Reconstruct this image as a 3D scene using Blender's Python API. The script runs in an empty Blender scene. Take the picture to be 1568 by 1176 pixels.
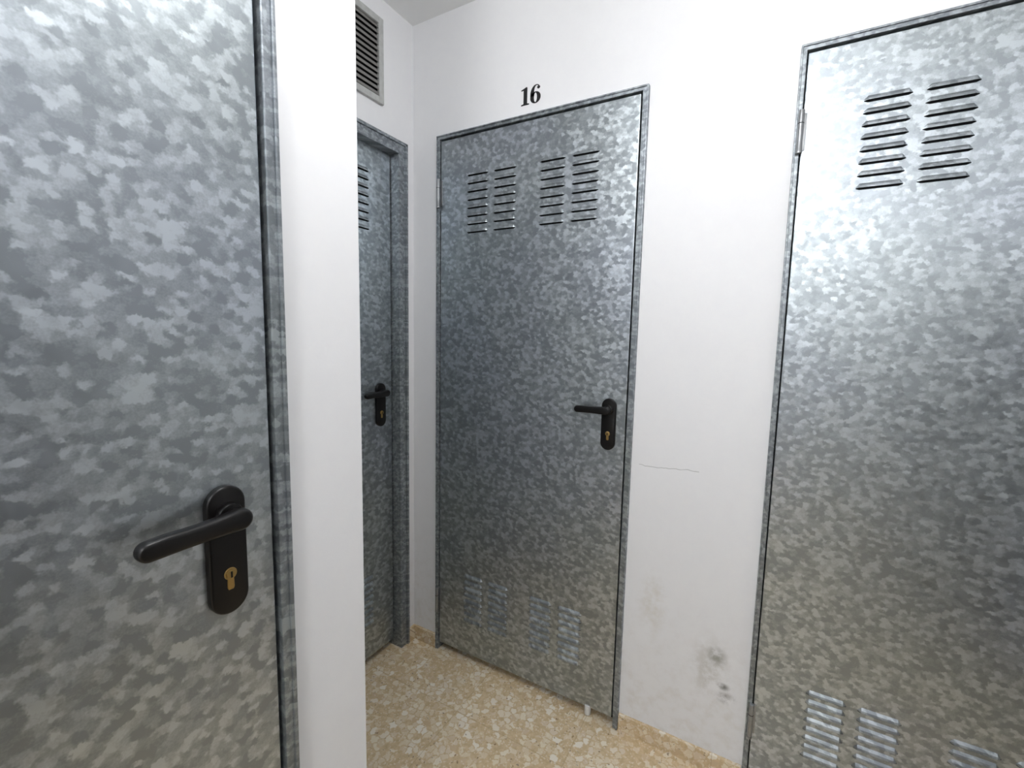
import bpy, bmesh, math, random
from mathutils import Matrix, Vector
random.seed(3)
S = bpy.context.scene
COL = S.collection

# ------------------------------------------------------------------ node helpers
def new_mat(name):
    m = bpy.data.materials.new(name); m.use_nodes = True
    nt = m.node_tree
    b = nt.nodes["Principled BSDF"]
    return m, nt, b
def N(nt, t, **kw):
    n = nt.nodes.new(t)
    for k, v in kw.items():
        if k in n.bl_rna.properties: setattr(n, k, v)
    for k, v in kw.items():
        if k not in n.bl_rna.properties: n.inputs[k].default_value = v
    return n
def L(nt, a, b): nt.links.new(a, b)
def math_n(nt, op, a, b=None, c=None, clamp=False):
    n = nt.nodes.new("ShaderNodeMath"); n.operation = op; n.use_clamp = clamp
    for i, v in enumerate((a, b, c)):
        if v is None: continue
        if isinstance(v, (int, float)): n.inputs[i].default_value = v
        else: L(nt, v, n.inputs[i])
    return n.outputs[0]
def maprange(nt, v, a, b, c, d, smooth=True):
    n = nt.nodes.new("ShaderNodeMapRange")
    if smooth: n.interpolation_type = 'SMOOTHSTEP'
    L(nt, v, n.inputs[0])
    for i, x in zip((1, 2, 3, 4), (a, b, c, d)): n.inputs[i].default_value = x
    return n.outputs[0]
def mixc(nt, f, a, b):
    n = nt.nodes.new("ShaderNodeMix"); n.data_type = 'RGBA'
    for i, v in ((0, f), (6, a), (7, b)):
        if isinstance(v, (int, float)): n.inputs[i].default_value = v
        elif isinstance(v, tuple): n.inputs[i].default_value = v
        else: L(nt, v, n.inputs[i])
    return n.outputs[2]
def ramp(nt, v, pts):
    n = nt.nodes.new("ShaderNodeValToRGB")
    e = n.color_ramp.elements
    while len(e) < len(pts): e.new(0.5)
    for el, (p, c) in zip(e, pts): el.position = p; el.color = c
    L(nt, v, n.inputs[0]); return n.outputs[0]

def simple(name, col, rough=0.5, metal=0.0, spec=0.5):
    m, nt, b = new_mat(name)
    tc = N(nt, "ShaderNodeTexCoord")
    no = N(nt, "ShaderNodeTexNoise", **{"Scale": 60.0, "Detail": 2.0})
    L(nt, tc.outputs["Object"], no.inputs["Vector"])
    f = maprange(nt, no.outputs[0], .3, .7, 0, 1)
    c2 = tuple(x * .85 for x in col[:3]) + (1,)
    L(nt, mixc(nt, f, c2, col), b.inputs["Base Color"])
    b.inputs["Metallic"].default_value = metal
    b.inputs["Specular IOR Level"].default_value = spec
    b.inputs["Roughness"].default_value = rough
    return m

def flat_coords(nt, P, mode):
    """2-D surface coordinates (metres) from object coordinates"""
    sx = N(nt, "ShaderNodeSeparateXYZ"); L(nt, P, sx.inputs[0])
    c = N(nt, "ShaderNodeCombineXYZ")
    if mode == 'XZ':
        L(nt, math_n(nt, 'ADD', sx.outputs[0], sx.outputs[1]), c.inputs[0]); L(nt, sx.outputs[2], c.inputs[1])
    else:
        L(nt, sx.outputs[0], c.inputs[0]); L(nt, math_n(nt, 'ADD', sx.outputs[1], sx.outputs[2]), c.inputs[1])
    return c.outputs[0], sx

# ------------------------------------------------------------------ galvanised steel
def galv(name, lo, hi, rough=.34, spread=.16, dens=46.0, metal=.94):
    m, nt, b = new_mat(name)
    tc = N(nt, "ShaderNodeTexCoord"); oi = N(nt, "ShaderNodeObjectInfo")
    fc, _ = flat_coords(nt, tc.outputs["Object"], 'XZ')
    off = N(nt, "ShaderNodeVectorMath", operation='ADD')
    L(nt, fc, off.inputs[0])
    cmb = N(nt, "ShaderNodeCombineXYZ")
    L(nt, math_n(nt, 'MULTIPLY', oi.outputs["Random"], 17.0), cmb.inputs[1])
    L(nt, cmb.outputs[0], off.inputs[1])
    dn = N(nt, "ShaderNodeTexNoise", noise_dimensions='2D', **{"Scale": 120.0, "Detail": 2.5, "Roughness": .6})
    L(nt, off.outputs[0], dn.inputs["Vector"])
    ds = N(nt, "ShaderNodeVectorMath", operation='SUBTRACT'); L(nt, dn.outputs["Color"], ds.inputs[0]); ds.inputs[1].default_value = (.5, .5, .5)
    dsc = N(nt, "ShaderNodeVectorMath", operation='SCALE'); L(nt, ds.outputs[0], dsc.inputs[0]); dsc.inputs["Scale"].default_value = .012
    ad = N(nt, "ShaderNodeVectorMath", operation='ADD'); L(nt, off.outputs[0], ad.inputs[0]); L(nt, dsc.outputs[0], ad.inputs[1])
    mp = N(nt, "ShaderNodeMapping"); mp.inputs["Rotation"].default_value = (0, 0, math.radians(40)); mp.inputs["Scale"].default_value = (1.0, 1.3, 1.0)
    L(nt, ad.outputs[0], mp.inputs[0])
    v = N(nt, "ShaderNodeTexVoronoi", voronoi_dimensions='2D', feature='SMOOTH_F1', **{"Scale": dens, "Smoothness": .85})
    L(nt, mp.outputs[0], v.inputs["Vector"])
    sp = N(nt, "ShaderNodeSeparateColor"); L(nt, v.outputs["Color"], sp.inputs[0])
    grain = N(nt, "ShaderNodeTexNoise", noise_dimensions='2D', **{"Scale": 420.0, "Detail": 1.0}); L(nt, off.outputs[0], grain.inputs["Vector"])
    val = math_n(nt, 'ADD', math_n(nt, 'MULTIPLY', sp.outputs[0], .60), math_n(nt, 'MULTIPLY', dn.outputs[0], .24))
    val = math_n(nt, 'ADD', val, math_n(nt, 'MULTIPLY', grain.outputs[0], .16))
    mid = tuple(a * .62 + c * .38 for a, c in zip(lo, hi))
    col = ramp(nt, val, [(.30, lo), (.50, mid), (.72, hi)])
    big = N(nt, "ShaderNodeTexNoise", noise_dimensions='2D', **{"Scale": 2.2, "Detail": 2.0}); L(nt, off.outputs[0], big.inputs["Vector"])
    tint = mixc(nt, maprange(nt, big.outputs[0], .35, .65, 0, 1), (.95, .98, .98, 1), (.945, .97, 1.01, 1))
    mul = N(nt, "ShaderNodeMix", data_type='RGBA', blend_type='MULTIPLY'); mul.inputs[0].default_value = 1
    L(nt, col, mul.inputs[6]); L(nt, tint, mul.inputs[7])
    L(nt, mul.outputs[2], b.inputs["Base Color"])
    b.inputs["Metallic"].default_value = metal
    L(nt, math_n(nt, 'ADD', math_n(nt, 'MULTIPLY', sp.outputs[1], .10), rough - .05), b.inputs["Roughness"])
    g = N(nt, "ShaderNodeNewGeometry")
    s2 = N(nt, "ShaderNodeVectorMath", operation='SUBTRACT'); L(nt, v.outputs["Color"], s2.inputs[0]); s2.inputs[1].default_value = (.5, .5, .5)
    s3 = N(nt, "ShaderNodeVectorMath", operation='SCALE'); L(nt, s2.outputs[0], s3.inputs[0]); s3.inputs["Scale"].default_value = spread
    s4 = N(nt, "ShaderNodeVectorMath", operation='ADD'); L(nt, g.outputs["Normal"], s4.inputs[0]); L(nt, s3.outputs[0], s4.inputs[1])
    s5 = N(nt, "ShaderNodeVectorMath", operation='NORMALIZE'); L(nt, s4.outputs[0], s5.inputs[0])
    L(nt, s5.outputs[0], b.inputs["Normal"])
    return m
M_LEAF = galv("galvanised_spangle", (.33, .353, .372, 1), (.60, .635, .66, 1), rough=.41, spread=.05, dens=80)
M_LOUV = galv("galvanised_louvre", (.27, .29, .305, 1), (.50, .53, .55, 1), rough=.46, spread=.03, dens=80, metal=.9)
M_FRAME = galv("galvanised_frame", (.22, .237, .248, 1), (.42, .445, .46, 1), rough=.48, spread=.06, dens=110, metal=.7)
M_BLACK = simple("black_nylon", (.005, .0045, .0045, 1), .30, spec=.35)
M_DARK = simple("painted_shade_dark", (.012, .013, .014, 1), .9, spec=.1)  # near-black colour painted in for shade in slots, gaps and recesses
M_BRASS = simple("brass", (.45, .31, .12, 1), .4, 1.0)
M_GREY = simple("hinge_steel", (.36, .37, .38, 1), .4, .8)
M_RUB = simple("white_plastic", (.78, .78, .76, 1), .5)
M_NUM = simple("black_paint", (.008, .008, .009, 1), .6)
M_VENTF = simple("vent_frame_grey", (.52, .53, .52, 1), .5)
M_VENTS = simple("vent_slat_grey", (.27, .265, .25, 1), .5)
M_REFL_BLOCK = simple("reflection_block_dark", (.010, .011, .013, 1), .5)  # for the unseen block added to darken the door reflection

# ------------------------------------------------------------------ wall paint
def wall_mat(name, marks=False, base=(.865, .87, .885, 1), grime=True):
    m, nt, b = new_mat(name)
    tc = N(nt, "ShaderNodeTexCoord"); P = tc.outputs["Object"]
    sx = N(nt, "ShaderNodeSeparateXYZ"); L(nt, P, sx.inputs[0])
    fine = N(nt, "ShaderNodeTexNoise", **{"Scale": 28.0, "Detail": 5.0, "Roughness": .7}); L(nt, P, fine.inputs["Vector"])
    col = mixc(nt, maprange(nt, fine.outputs[0], .3, .7, 0, 1), base, tuple(min(1, x * k) for x, k in zip(base, (.985, .985, .99, 1))))
    if grime:
        low = maprange(nt, sx.outputs[2], .02, .6, 1, 0)
        gr = math_n(nt, 'MULTIPLY', math_n(nt, 'MULTIPLY', low, maprange(nt, fine.outputs[0], .42, .75, 0, 1)), .28)
        col = mixc(nt, gr, col, (.62, .56, .45, 1))
    if marks:
        def smudge(x, z, rx, rz, st, c, lo=.45, hi=.65):
            nonlocal col
            dx = math_n(nt, 'DIVIDE', math_n(nt, 'SUBTRACT', sx.outputs[0], x), rx)
            dz = math_n(nt, 'DIVIDE', math_n(nt, 'SUBTRACT', sx.outputs[2], z), rz)
            d = math_n(nt, 'SQRT', math_n(nt, 'ADD', math_n(nt, 'MULTIPLY', dx, dx), math_n(nt, 'MULTIPLY', dz, dz)))
            mk = maprange(nt, d, .1, 1.0, 1, 0)
            f = math_n(nt, 'MULTIPLY', math_n(nt, 'MULTIPLY', mk, maprange(nt, fine.outputs[0], lo, hi, 0, 1)), st)
            col = mixc(nt, f, col, c)
        smudge(-.075, .372, .036, .042, .75, (.22, .23, .20, 1), .30, .62)
        smudge(-.052, .283, .024, .016, .85, (.12, .12, .11, 1), .30, .52)
        smudge(-.042, .250, .042, .026, .8, (.20, .19, .17, 1), .33, .62)
        smudge(-.09, .33, .07, .13, .45, (.42, .40, .33, 1), .33, .7)
        smudge(-.27, .48, .06, .14, .30, (.55, .49, .34, 1), .33, .7)
        wv = N(nt, "ShaderNodeTexNoise", **{"Scale": 22.0, "Detail": 2.0}); L(nt, P, wv.inputs["Vector"])
        zc = math_n(nt, 'ADD', math_n(nt, 'MULTIPLY', wv.outputs[0], .02), math_n(nt, 'MULTIPLY', math_n(nt, 'ADD', sx.outputs[0], .25), .06))
        dz = math_n(nt, 'ABSOLUTE', math_n(nt, 'SUBTRACT', math_n(nt, 'SUBTRACT', sx.outputs[2], .914), zc))
        ln = maprange(nt, dz, .0002, .0013, 1, 0)
        rg = math_n(nt, 'MULTIPLY', math_n(nt, 'GREATER_THAN', sx.outputs[0], -.335), math_n(nt, 'LESS_THAN', sx.outputs[0], -.158))
        col = mixc(nt, math_n(nt, 'MULTIPLY', math_n(nt, 'MULTIPLY', ln, rg), .65), col, (.25, .25, .25, 1))
    L(nt, col, b.inputs["Base Color"])
    b.inputs["Roughness"].default_value = .62
    b.inputs["Specular IOR Level"].default_value = .3
    bp = N(nt, "ShaderNodeBump", **{"Strength": .10, "Distance": .004}); L(nt, fine.outputs[0], bp.inputs["Height"])
    L(nt, bp.outputs[0], b.inputs["Normal"])
    return m
M_WALL = wall_mat("white_paint")
M_WALLB = wall_mat("white_paint_scuffed", True)
M_CEIL = wall_mat("ceiling_paint", base=(.88, .89, .89, 1), grime=False)

# ------------------------------------------------------------------ terrazzo
def terrazzo(name):
    m, nt, b = new_mat(name)
    tc = N(nt, "ShaderNodeTexCoord")
    P, sx = flat_coords(nt, tc.outputs["Object"], 'XY')
    dn = N(nt, "ShaderNodeTexNoise", noise_dimensions='2D', **{"Scale": 65.0, "Detail": 4.0, "Roughness": .6}); L(nt, P, dn.inputs["Vector"])
    dsc = N(nt, "ShaderNodeVectorMath", operation='SCALE'); L(nt, dn.outputs["Color"], dsc.inputs[0]); dsc.inputs["Scale"].default_value = .020
    ad = N(nt, "ShaderNodeVectorMath", operation='ADD'); L(nt, P, ad.inputs[0]); L(nt, dsc.outputs[0], ad.inputs[1])
    def vor(scale, feat='F1'):
        v = N(nt, "ShaderNodeTexVoronoi", voronoi_dimensions='2D', feature=feat, **{"Scale": scale}); L(nt, ad.outputs[0], v.inputs["Vector"]); return v
    v1 = vor(46.0); e1 = vor(46.0, 'DISTANCE_TO_EDGE')
    s1 = N(nt, "ShaderNodeSeparateColor"); L(nt, v1.outputs["Color"], s1.inputs[0])
    matrix = ramp(nt, dn.outputs[0], [(.3, (.60, .45, .26, 1)), (.7, (.74, .58, .37, 1))])
    chip = ramp(nt, s1.outputs[0], [(0, (.84, .75, .58, 1)), (.35, (.74, .61, .42, 1)), (.6, (.90, .84, .73, 1)), (.85, (.64, .47, .28, 1)), (1, (.87, .79, .64, 1))])
    present = math_n(nt, 'GREATER_THAN', s1.outputs[1], .40)
    f = math_n(nt, 'MULTIPLY', maprange(nt, e1.outputs["Distance"], .03, .16, 0, .95), present)
    col = mixc(nt, f, matrix, chip)
    v3 = vor(115.0); s3 = N(nt, "ShaderNodeSeparateColor"); L(nt, v3.outputs["Color"], s3.inputs[0])
    small = math_n(nt, 'MULTIPLY', math_n(nt, 'GREATER_THAN', s3.outputs[0], .6), maprange(nt, v3.outputs["Distance"], .25, .4, 1, 0))
    col = mixc(nt, math_n(nt, 'MULTIPLY', small, .5), col, (.88, .80, .66, 1))
    dk = math_n(nt, 'MULTIPLY', math_n(nt, 'GREATER_THAN', s3.outputs[1], .955), maprange(nt, v3.outputs["Distance"], .18, .34, 1, 0))
    col = mixc(nt, math_n(nt, 'MULTIPLY', dk, .7), col, (.18, .10, .05, 1))
    j = None
    for i, o in ((0, .17), (1, .03)):
        fr = math_n(nt, 'ABSOLUTE', math_n(nt, 'SUBTRACT', math_n(nt, 'FRACT', math_n(nt, 'ADD', math_n(nt, 'DIVIDE', sx.outputs[i], .4), 10.5 + o)), .5))
        k = maprange(nt, fr, .001, .0045, 1, 0)
        j = k if j is None else math_n(nt, 'MAXIMUM', j, k)
    col = mixc(nt, math_n(nt, 'MULTIPLY', j, .45), col, (.42, .30, .17, 1))
    L(nt, col, b.inputs["Base Color"])
    L(nt, maprange(nt, dn.outputs[0], .3, .7, .12, .24), b.inputs["Roughness"])
    return m
M_TERR = terrazzo("beige_terrazzo")

# ------------------------------------------------------------------ mesh helpers
class MB:
    """collects geometry with several material slots into one mesh"""
    def __init__(s): s.bm = bmesh.new(); s.mats = []
    def mi(s, m):
        if m not in s.mats: s.mats.append(m)
        return s.mats.index(m)
    def box(s, a, b, mat, bev=0.0, rot=None):
        t = bmesh.new()
        bmesh.ops.create_cube(t, size=1)
        c = [(x + y) / 2 for x, y in zip(a, b)]; d = [abs(y - x) for x, y in zip(a, b)]
        bmesh.ops.scale(t, vec=d, verts=t.verts)
        if bev: bmesh.ops.bevel(t, geom=t.edges[:], offset=bev, segments=2, affect='EDGES', profile=.6)
        if rot: bmesh.ops.transform(t, matrix=rot, verts=t.verts)
        bmesh.ops.translate(t, vec=c, verts=t.verts)
        s.merge(t, mat)
    def merge(s, t, mat, smooth=False):
        k = s.mi(mat)
        for f in t.faces: f.material_index = k; f.smooth = smooth
        me = bpy.data.meshes.new("t"); t.to_mesh(me); t.free()
        s.bm.from_mesh(me); bpy.data.meshes.remove(me)
    def prism(s, pts, y0, y1, mat, bev=0.0, smooth=False, both=False):
        t = bmesh.new()
        vs = [t.verts.new((x, y0, z)) for x, z in pts]
        f = t.faces.new(vs)
        r = bmesh.ops.extrude_face_region(t, geom=[f])
        ev = [v for v in r["geom"] if isinstance(v, bmesh.types.BMVert)]
        bmesh.ops.translate(t, vec=(0, y1 - y0, 0), verts=ev)
        if bev:
            ed = [e for e in t.edges if all(abs(v.co.y - y1) < 1e-6 for v in e.verts) or (both and all(abs(v.co.y - y0) < 1e-6 for v in e.verts))]
            bmesh.ops.bevel(t, geom=ed, offset=bev, segments=3, affect='EDGES', profile=.5)
        bmesh.ops.recalc_face_normals(t, faces=t.faces)
        s.merge(t, mat, smooth)
    def cyl(s, c, r, h, axis, mat, seg=24, bev=0.0):
        t = bmesh.new()
        bmesh.ops.create_cone(t, cap_ends=True, segments=seg, radius1=r, radius2=r, depth=h)
        if bev:
            ed = [e for e in t.edges if abs(e.verts[0].co.z - e.verts[1].co.z) < 1e-6]
            bmesh.ops.bevel(t, geom=ed, offset=bev, segments=2, affect='EDGES', profile=.5)
        if axis == 'Y': bmesh.ops.rotate(t, matrix=Matrix.Rotation(math.pi / 2, 3, 'X'), verts=t.verts)
        if axis == 'X': bmesh.ops.rotate(t, matrix=Matrix.Rotation(math.pi / 2, 3, 'Y'), verts=t.verts)
        bmesh.ops.translate(t, vec=c, verts=t.verts)
        s.merge(t, mat)
    def obj(s, name, parent=None, autosmooth=False):
        me = bpy.data.meshes.new(name); s.bm.to_mesh(me); s.bm.free()
        for m in s.mats: me.materials.append(m)
        if autosmooth:
            me.shade_smooth()
            me.set_sharp_from_angle(angle=math.radians(40))
        o = bpy.data.objects.new(name, me); COL.objects.link(o)
        if parent: o.parent = parent
        return o

def stadium(cx, cz, w, h, n=12):
    pts = []; r = w / 2
    for i in range(n + 1):
        a = math.pi * i / n; pts.append((cx + r * math.cos(a), cz + h / 2 - r + r * math.sin(a)))
    for i in range(n + 1):
        a = math.pi + math.pi * i / n; pts.append((cx + r * math.cos(a), cz - h / 2 + r + r * math.sin(a)))
    return pts

# ------------------------------------------------------------------ doors
def louvre(mb, x0, x1, z, yf, prot=.0048, hh=.011, mat=None):
    """pressed louvre hood above a slot: flush at the top, lip out at the bottom, slot and underside shade painted as dark faces"""
    t = bmesh.new(); n = 12; e = .006
    rows = []
    for i in range(n + 1):
        u = i / n; x = x0 + (x1 - x0) * u
        k = min(1, min(x - x0, x1 - x) / e); k = math.sin(k * math.pi / 2)
        top = t.verts.new((x, yf - .0002, z + hh * (.25 + .75 * k)))
        mid = t.verts.new((x, yf - .0003 - prot * .70 * k, z + hh * .45 * k))
        lip = t.verts.new((x, yf - prot * k - .0004, z))
        bk = t.verts.new((x, yf - .0003, z + .0004))
        lo = t.verts.new((x, yf - .0003, z - .0044 * (.3 + .7 * k)))
        rows.append((top, mid, lip, bk, lo))
    a = []; d = []
    for p, q in zip(rows, rows[1:]):
        a.append(t.faces.new((p[0], p[1], q[1], q[0])))
        a.append(t.faces.new((p[1], p[2], q[2], q[1])))
        d.append(t.faces.new((p[2], p[3], q[3], q[2])))
        d.append(t.faces.new((p[3], p[4], q[4], q[3])))
    ka, kd = mb.mi(mat or M_LEAF), mb.mi(M_DARK)
    for f in a: f.material_index = ka
    for f in d: f.material_index = kd
    me = bpy.data.meshes.new("t"); t.to_mesh(me); t.free(); mb.bm.from_mesh(me); bpy.data.meshes.remove(me)

def handle(parent, cx, zc, yf):
    """black lever set: zc = lever axis height"""
    mb = MB()
    zp = zc - .048
    mb.prism(stadium(cx, zp, .047, .168, 16), yf, yf - .010, M_BLACK, .003)
    mb.cyl((cx, yf - .014, zc), .0155, .012, 'Y', M_BLACK, 28, .002)
    mb.cyl((cx, yf - .026, zc), .0095, .030, 'Y', M_BLACK, 24)
    pts = []
    xr, xl = cx + .014, cx - .106
    hr, hl = .0130, .0110
    for i in range(15):
        a = -math.pi / 2 + math.pi * i / 14; pts.append((xr - hr + hr * math.cos(a), zc + hr * math.sin(a)))
    for i in range(1, 6):
        u = i / 6; x = (xr - hr) * (1 - u) + (xl + hl) * u
        pts.append((x, zc + hr * (1 - u) + hl * u - .0025 * math.sin(u * math.pi)))
    for i in range(15):
        a = math.pi / 2 + math.pi * i / 14; pts.append((xl + hl + hl * math.cos(a), zc - .002 + hl * math.sin(a)))
    for i in range(5, 0, -1):
        u = i / 6; x = (xr - hr) * (1 - u) + (xl + hl) * u
        pts.append((x, zc - hr * (1 - u) - (hl + .002) * u + .001 * math.sin(u * math.pi)))
    mb.prism(pts, yf - .028, yf - .045, M_BLACK, .005, both=True)
    mb.obj("lever_handle", parent, True)
    mb = MB()
    zk = zp - .030
    pr = []
    r = .0078
    for i in range(19):
        a = math.radians(-60) + math.radians(300) * i / 18; pr.append((cx + r * math.cos(a), zk + r * math.sin(a)))
    pr += [(cx - .0042, zk - .018), (cx - .003, zk - .0210), (cx + .003, zk - .0210), (cx + .0042, zk - .018)]
    mb.prism(pr, yf - .0095, yf - .0115, M_BRASS, .0006)
    mb.cyl((cx, yf - .0120, zk), .0058, .0025, 'Y', M_BRASS, 24, .0004)
    mb.box((cx - .0010, yf - .0138, zk - .0045), (cx + .0010, yf - .0130, zk + .0035), M_DARK)
    mb.obj("lock_cylinder", parent, True)

def make_door(name, origin, rotz, W, H, leaf_y=-.006, fw=.018, frame_out=.012, inset=False, zlever=1.089, handle_off=.077):
    e = bpy.data.objects.new(name, None); e.empty_display_size = .1; COL.objects.link(e)
    e.location = origin; e.rotation_euler = (0, 0, rotz)
    mb = MB()
    yb = .07
    mb.box((0, -frame_out, 0), (fw * .75 if not inset else fw, yb, H), M_FRAME, .0018)
    mb.box((W - fw, -frame_out, 0), (W, yb, H), M_FRAME, .0018)
    mb.box((.001, -frame_out - .0004, H - fw * (.8 if not inset else 1)), (W - .001, yb, H), M_FRAME, .0018)
    if not inset:
        mb.box((W - .006, -frame_out - .004, 0), (W - .0005, 0, H - .001), M_FRAME, .0015)
        mb.box((.0005, -frame_out - .003, 0), (.0045, 0, H - .001), M_FRAME, .0012)
        mb.box((.0008, -frame_out - .004, H - .0055), (W - .0008, 0, H - .0008), M_FRAME, .0015)
    else:
        mb.box((W - .012, -frame_out - .006, 0), (W - .0005, 0, H - .001), M_FRAME, .002)
        mb.box((.0005, -frame_out - .006, 0), (.012, 0, H - .001), M_FRAME, .002)
        mb.box((.0008, -frame_out - .006, H - .012), (W - .0008, 0, H - .0008), M_FRAME, .002)
    mb.obj("door_frame", e)
    fl = fw * .75 if not inset else fw
    x0, x1 = fl + .003, W - fw - (.006 if not inset else .004)
    z0, z1 = .032, H - fw * .9 - .003
    mb = MB()
    mb.box((x0, leaf_y, z0), (x1, leaf_y + .034, z1), M_LEAF, .0016)
    for xc in (.183, .297, .478, .592):
        w = W / .781
        xa, xb = xc * w - .045, xc * w + .045
        if inset: xa += -.012; xb += -.012
        for i in range(8):
            louvre(mb, xa, xb, 1.692 + i * .0287, leaf_y)
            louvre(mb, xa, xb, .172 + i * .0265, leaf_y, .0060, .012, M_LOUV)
    mb.obj("door_leaf", e)
    mb = MB()
    ys = leaf_y + .036
    mb.box((fl - .002, ys, .0), (fl + .016, ys + .01, H - .01), M_DARK)
    mb.box((W - fw - .018, ys, .0), (W - fw + .002, ys + .01, H - .01), M_DARK)
    mb.box((fl, ys, H - fw - .02), (W - fw, ys + .01, H - fw + .004), M_DARK)
    mb.obj("gap_shade_strips", e)  # dark strips added behind the leaf gaps, their shade put into colour
    if not inset:
        mb = MB()
        for zz in (1.845, .225):
            mb.cyl((.012, -frame_out - .006, zz), .0065, .10, 'Z', M_GREY, 16, .001)
            mb.cyl((.012, -frame_out - .006, zz - .052), .0075, .004, 'Z', M_GREY, 16)
            mb.cyl((.012, -frame_out - .006, zz + .018), .0070, .0015, 'Z', M_DARK, 16)
            mb.box((.014, leaf_y - .0025, zz - .045), (.024, leaf_y + .001, zz + .045), M_GREY, .0005)
        mb.obj("hinges", e, True)
        mb = MB()
        mb.cyl((.672, leaf_y + .004, .020), .011, .034, 'Z', M_RUB, 20, .002)
        mb.obj("bottom_roller", e, True)
    handle(e, W - handle_off, zlever, leaf_y)
    return e

D = 1.415
XA = -1.267
XN = -.594
YP = .534
XR, YR = 1.12, -1.9
HC = 2.477
W, H = .781, 2.0515
make_door("door_2", (-1.140, D, 0), 0, W, H)
make_door("door_3", (.014, D, 0), 0, W, H)
make_door("door_1", (XN, .39 - W, 0), math.pi / 2, W, H, handle_off=.088)
WA = .775
make_door("door_4", (XA, 1.372 - WA, 0), math.pi / 2, WA, 2.032, leaf_y=.034, fw=.045, frame_out=.008, inset=True, handle_off=.112)

# ------------------------------------------------------------------ room shell
T = .12
mb = MB()
for a, b in ((XA - T, -1.140), (-1.140 + W, .014), (.014 + W, XR + T)):
    mb.box((a, D, 0), (b, D + T, H), M_WALLB)
mb.box((XA - T, D, H), (XR + T, D + T, HC), M_WALLB)
mb.obj("wall_back")
mb = MB()
y0, y1 = 1.372 - WA, 1.372
mb.box((XA - T, YP - T, 0), (XA, y0, 2.032), M_WALL)
mb.box((XA - T, y1, 0), (XA, D, 2.032), M_WALL)
mb.box((XA - T, YP - T, 2.032), (XA, D, HC), M_WALL)
mb.obj("wall_alcove_left")
mb = MB()
mb.box((XA, YP - T, 0), (XN - T, YP, HC), M_WALL)
mb.obj("wall_alcove_front")
mb = MB()
mb.box((XN - T, .39, 0), (XN, YP, H), M_WALL, .002)
mb.box((XN - T, YR, 0), (XN, .39 - W, H), M_WALL)
mb.box((XN - T, YR, H), (XN, YP, HC), M_WALL, .002)
mb.obj("wall_left")
mb = MB(); mb.box((XR, YR, 0), (XR + T, D, HC), M_WALL); mb.obj("wall_right")
mb = MB(); mb.box((XN - T, YR - T, 0), (XR + T, YR, HC), M_WALL); mb.obj("wall_rear")
mb = MB(); mb.box((-2.0, YR - T, -.1), (XR + T, D + .7, 0), M_TERR); mb.obj("floor")
mb = MB(); mb.box((-2.0, YR - T, HC), (XR + T, D + .7, HC + .1), M_CEIL); mb.obj("ceiling")

hb, tb = .058, .011
mb = MB()
for a, b in ((XA, -1.141), (-1.140 + W + .001, .013), (.014 + W + .001, XR)):
    mb.box((a, D - tb, 0), (b, D, hb), M_TERR, .0015)
mb.obj("baseboard_back")
mb = MB()
mb.box((XA, y1 + .001, 0), (XA + tb, D - tb, hb), M_TERR, .0015)
mb.obj("baseboard_alcove")
mb = MB()
mb.box((XN, .391, 0), (XN + tb, YP + tb, hb), M_TERR, .0015)
mb.box((XA + tb, YP, 0), (XN, YP + tb, hb), M_TERR, .0015)
mb.box((XN, YR, 0), (XN + tb, .389 - W, hb), M_TERR, .0015)
mb.obj("baseboard_left")
mb = MB(); mb.box((XR - tb, YR, 0), (XR, D - tb, hb), M_TERR, .0015); mb.obj("baseboard_right")

# ------------------------------------------------------------------ vent grille
mb = MB()
va, vb, vz0, vz1 = .960, 1.252, 2.122, 2.404
fwv = .022
mb.box((XA, va, vz0), (XA + .012, va + fwv, vz1), M_VENTF, .002)
mb.box((XA, vb - fwv, vz0), (XA + .012, vb, vz1), M_VENTF, .002)
mb.box((XA, va + fwv, vz0), (XA + .012, vb - fwv, vz0 + fwv), M_VENTF, .002)
mb.box((XA, va + fwv, vz1 - fwv), (XA + .012, vb - fwv, vz1), M_VENTF, .002)
mb.box((XA, va + fwv, vz0 + fwv), (XA + .001, vb - fwv, vz1 - fwv), M_DARK)  # flat dark sheet, painted shade for a recess behind the slats
ns = 13
for i in range(ns):
    z = vz0 + fwv + (vz1 - vz0 - 2 * fwv) * (i + .5) / ns
    mb.box((XA + .0055, va + fwv, z - .0080), (XA + .0070, vb - fwv, z + .0080), M_VENTS, .0006, rot=Matrix.Rotation(math.radians(-28), 4, 'Y'))
mb.obj("vent_grille")

# ------------------------------------------------------------------ painted number 16
def add_poly(bm, pts):
    vs = [bm.verts.new((x, 0, z)) for x, z in pts]; bm.faces.new(vs)
bm = bmesh.new()
add_poly(bm, [(-.0300, 0), (-.0040, 0), (-.0040, .004), (-.0105, .006), (-.0105, .060), (-.0125, .064), (-.0300, .056), (-.0300, .0520), (-.0225, .0530), (-.0225, .006), (-.0300, .004)])
def strip(bm, outer, inner):
    vo = [bm.verts.new((x, 0, z)) for x, z in outer]; vi = [bm.verts.new((x, 0, z)) for x, z in inner]
    for i in range(len(vo) - 1): bm.faces.new((vo[i], vo[i + 1], vi[i + 1], vi[i]))
n = 28
cx, cz = .0155, .0195
strip(bm, [(cx + .0165 * math.cos(2 * math.pi * i / n), cz + .0205 * math.sin(2 * math.pi * i / n)) for i in range(n + 1)],
      [(cx + .0048 * math.cos(2 * math.pi * i / n), cz + .0165 * math.sin(2 * math.pi * i / n)) for i in range(n + 1)])
o_, i_ = [], []
for i in range(n + 1):
    a = math.radians(190 - 130 * i / n)
    o_.append((.0175 + .0185 * math.cos(a), .030 + .034 * math.sin(a)))
    k = i / n
    i_.append((.0185 + (.0070 + .004 * k) * math.cos(a), .030 + (.027 + .0045 * k) * math.sin(a)))
strip(bm, o_, i_)
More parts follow.
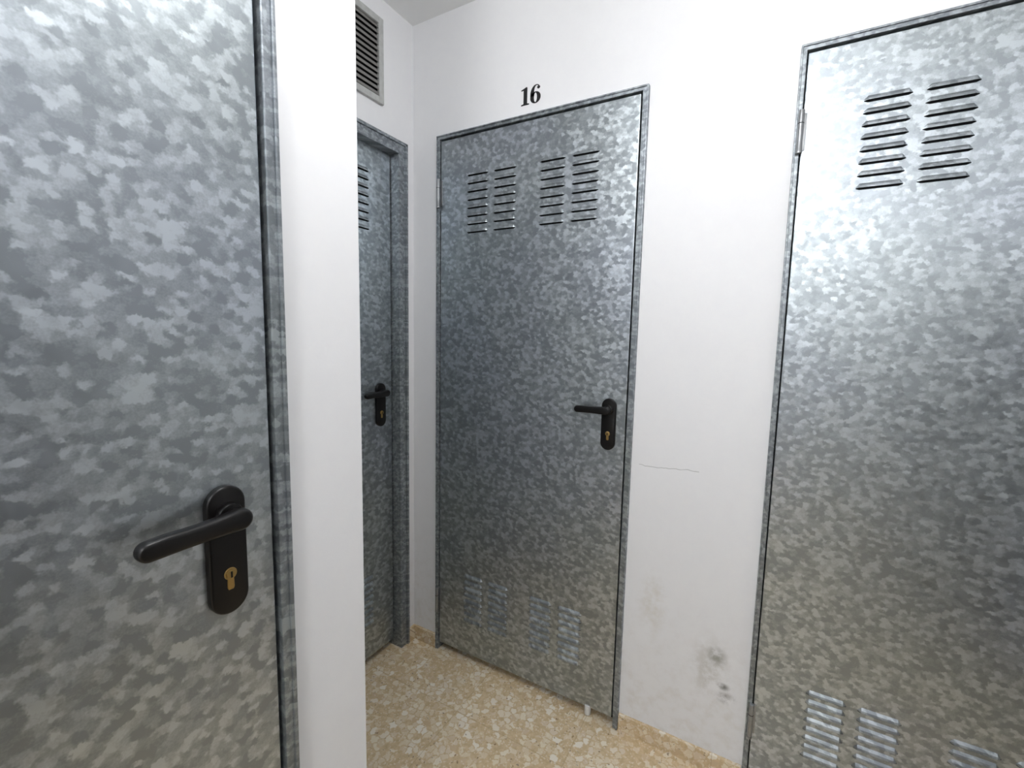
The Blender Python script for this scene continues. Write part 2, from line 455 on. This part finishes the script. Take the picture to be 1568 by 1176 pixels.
add_poly(bm, [(.0250 + .0048 * math.cos(2 * math.pi * i / 16), .0525 + .0055 * math.sin(2 * math.pi * i / 16)) for i in range(16)])
for v in bm.verts: v.co.x *= 1.18; v.co.z *= .90
me = bpy.data.meshes.new("door_number"); bm.to_mesh(me); bm.free(); me.materials.append(M_NUM)
o = bpy.data.objects.new("door_number", me); COL.objects.link(o)
o.location = (-.7535, D - .0006, 2.086)

# ------------------------------------------------------------------ unseen dark cupboard shape, added for the right door to reflect
mb = MB()
cx0, cx1, cy0, cy1 = .60, XR - .012, -.95, .34
mb.box((cx0, cy0, .05), (cx1, cy1, 1.62), M_REFL_BLOCK, .004)
mb.box((cx0 + .03, cy0 + .02, 0), (cx1, cy1 - .02, .05), M_DARK)
mb.box((cx0 - .012, cy0 + .01, .07), (cx0, (cy0 + cy1) / 2 - .002, 1.60), M_REFL_BLOCK, .002)
mb.box((cx0 - .012, (cy0 + cy1) / 2 + .002, .07), (cx0, cy1 - .01, 1.60), M_REFL_BLOCK, .002)
mb.cyl((cx0 - .020, (cy0 + cy1) / 2 + .04, .9), .006, .12, 'Z', M_GREY)
mb.obj("unseen_reflection_block")

# ------------------------------------------------------------------ unseen globe lights, pendant form put in to brighten the ceiling
def emis(name, col, st):
    m = bpy.data.materials.new(name); m.use_nodes = True; nt = m.node_tree
    b = nt.nodes["Principled BSDF"]; b.inputs["Base Color"].default_value = (.9, .9, .9, 1)
    b.inputs["Emission Color"].default_value = col; b.inputs["Emission Strength"].default_value = st
    return m
def lamp(x, y, z, st, r=.17):
    mb = MB()
    mb.cyl((x, y, HC - .0125), .045, .025, 'Z', M_RUB, 32, .004)
    mb.cyl((x, y, (HC + z + r) / 2), .006, HC - z - r, 'Z', M_RUB, 12)
    mb.cyl((x, y, z + r + .005), .035, .03, 'Z', M_RUB, 24, .003)
    t = bmesh.new(); bmesh.ops.create_icosphere(t, subdivisions=3, radius=r)
    bmesh.ops.translate(t, vec=(x, y, z), verts=t.verts)
    mb.merge(t, emis("opal_globe", (.995, .995, 1.0, 1), st), True)
    mb.obj("unseen_globe_light", None, True)
lamp(-.20, .38, 2.21, 9.5)
lamp(.10, -1.1, 2.16, 14)  # rear fill light, added to brighten the room; no lamp known there

w = bpy.data.worlds.new("World"); S.world = w; w.use_nodes = True
w.node_tree.nodes["Background"].inputs[0].default_value = (.5, .55, .6, 1)
w.node_tree.nodes["Background"].inputs[1].default_value = .02

# ------------------------------------------------------------------ camera
cam = bpy.data.cameras.new("camera"); co = bpy.data.objects.new("camera", cam); COL.objects.link(co)
R = Matrix(((.8687, -.0713, .4901), (.4948, .0835, -.8650), (.0208, .9939, .1078)))
R = R.to_quaternion().normalized().to_matrix()
co.matrix_world = Matrix.Translation((0, 0, 1.3207)) @ R.to_4x4()
cam.sensor_fit = 'HORIZONTAL'; cam.sensor_width = 36; cam.lens = 694 / 1568 * 36
cam.clip_start = .02
S.camera = co
S.view_settings.view_transform = 'Standard'
S.view_settings.look = 'None'
S.view_settings.exposure = 0.84
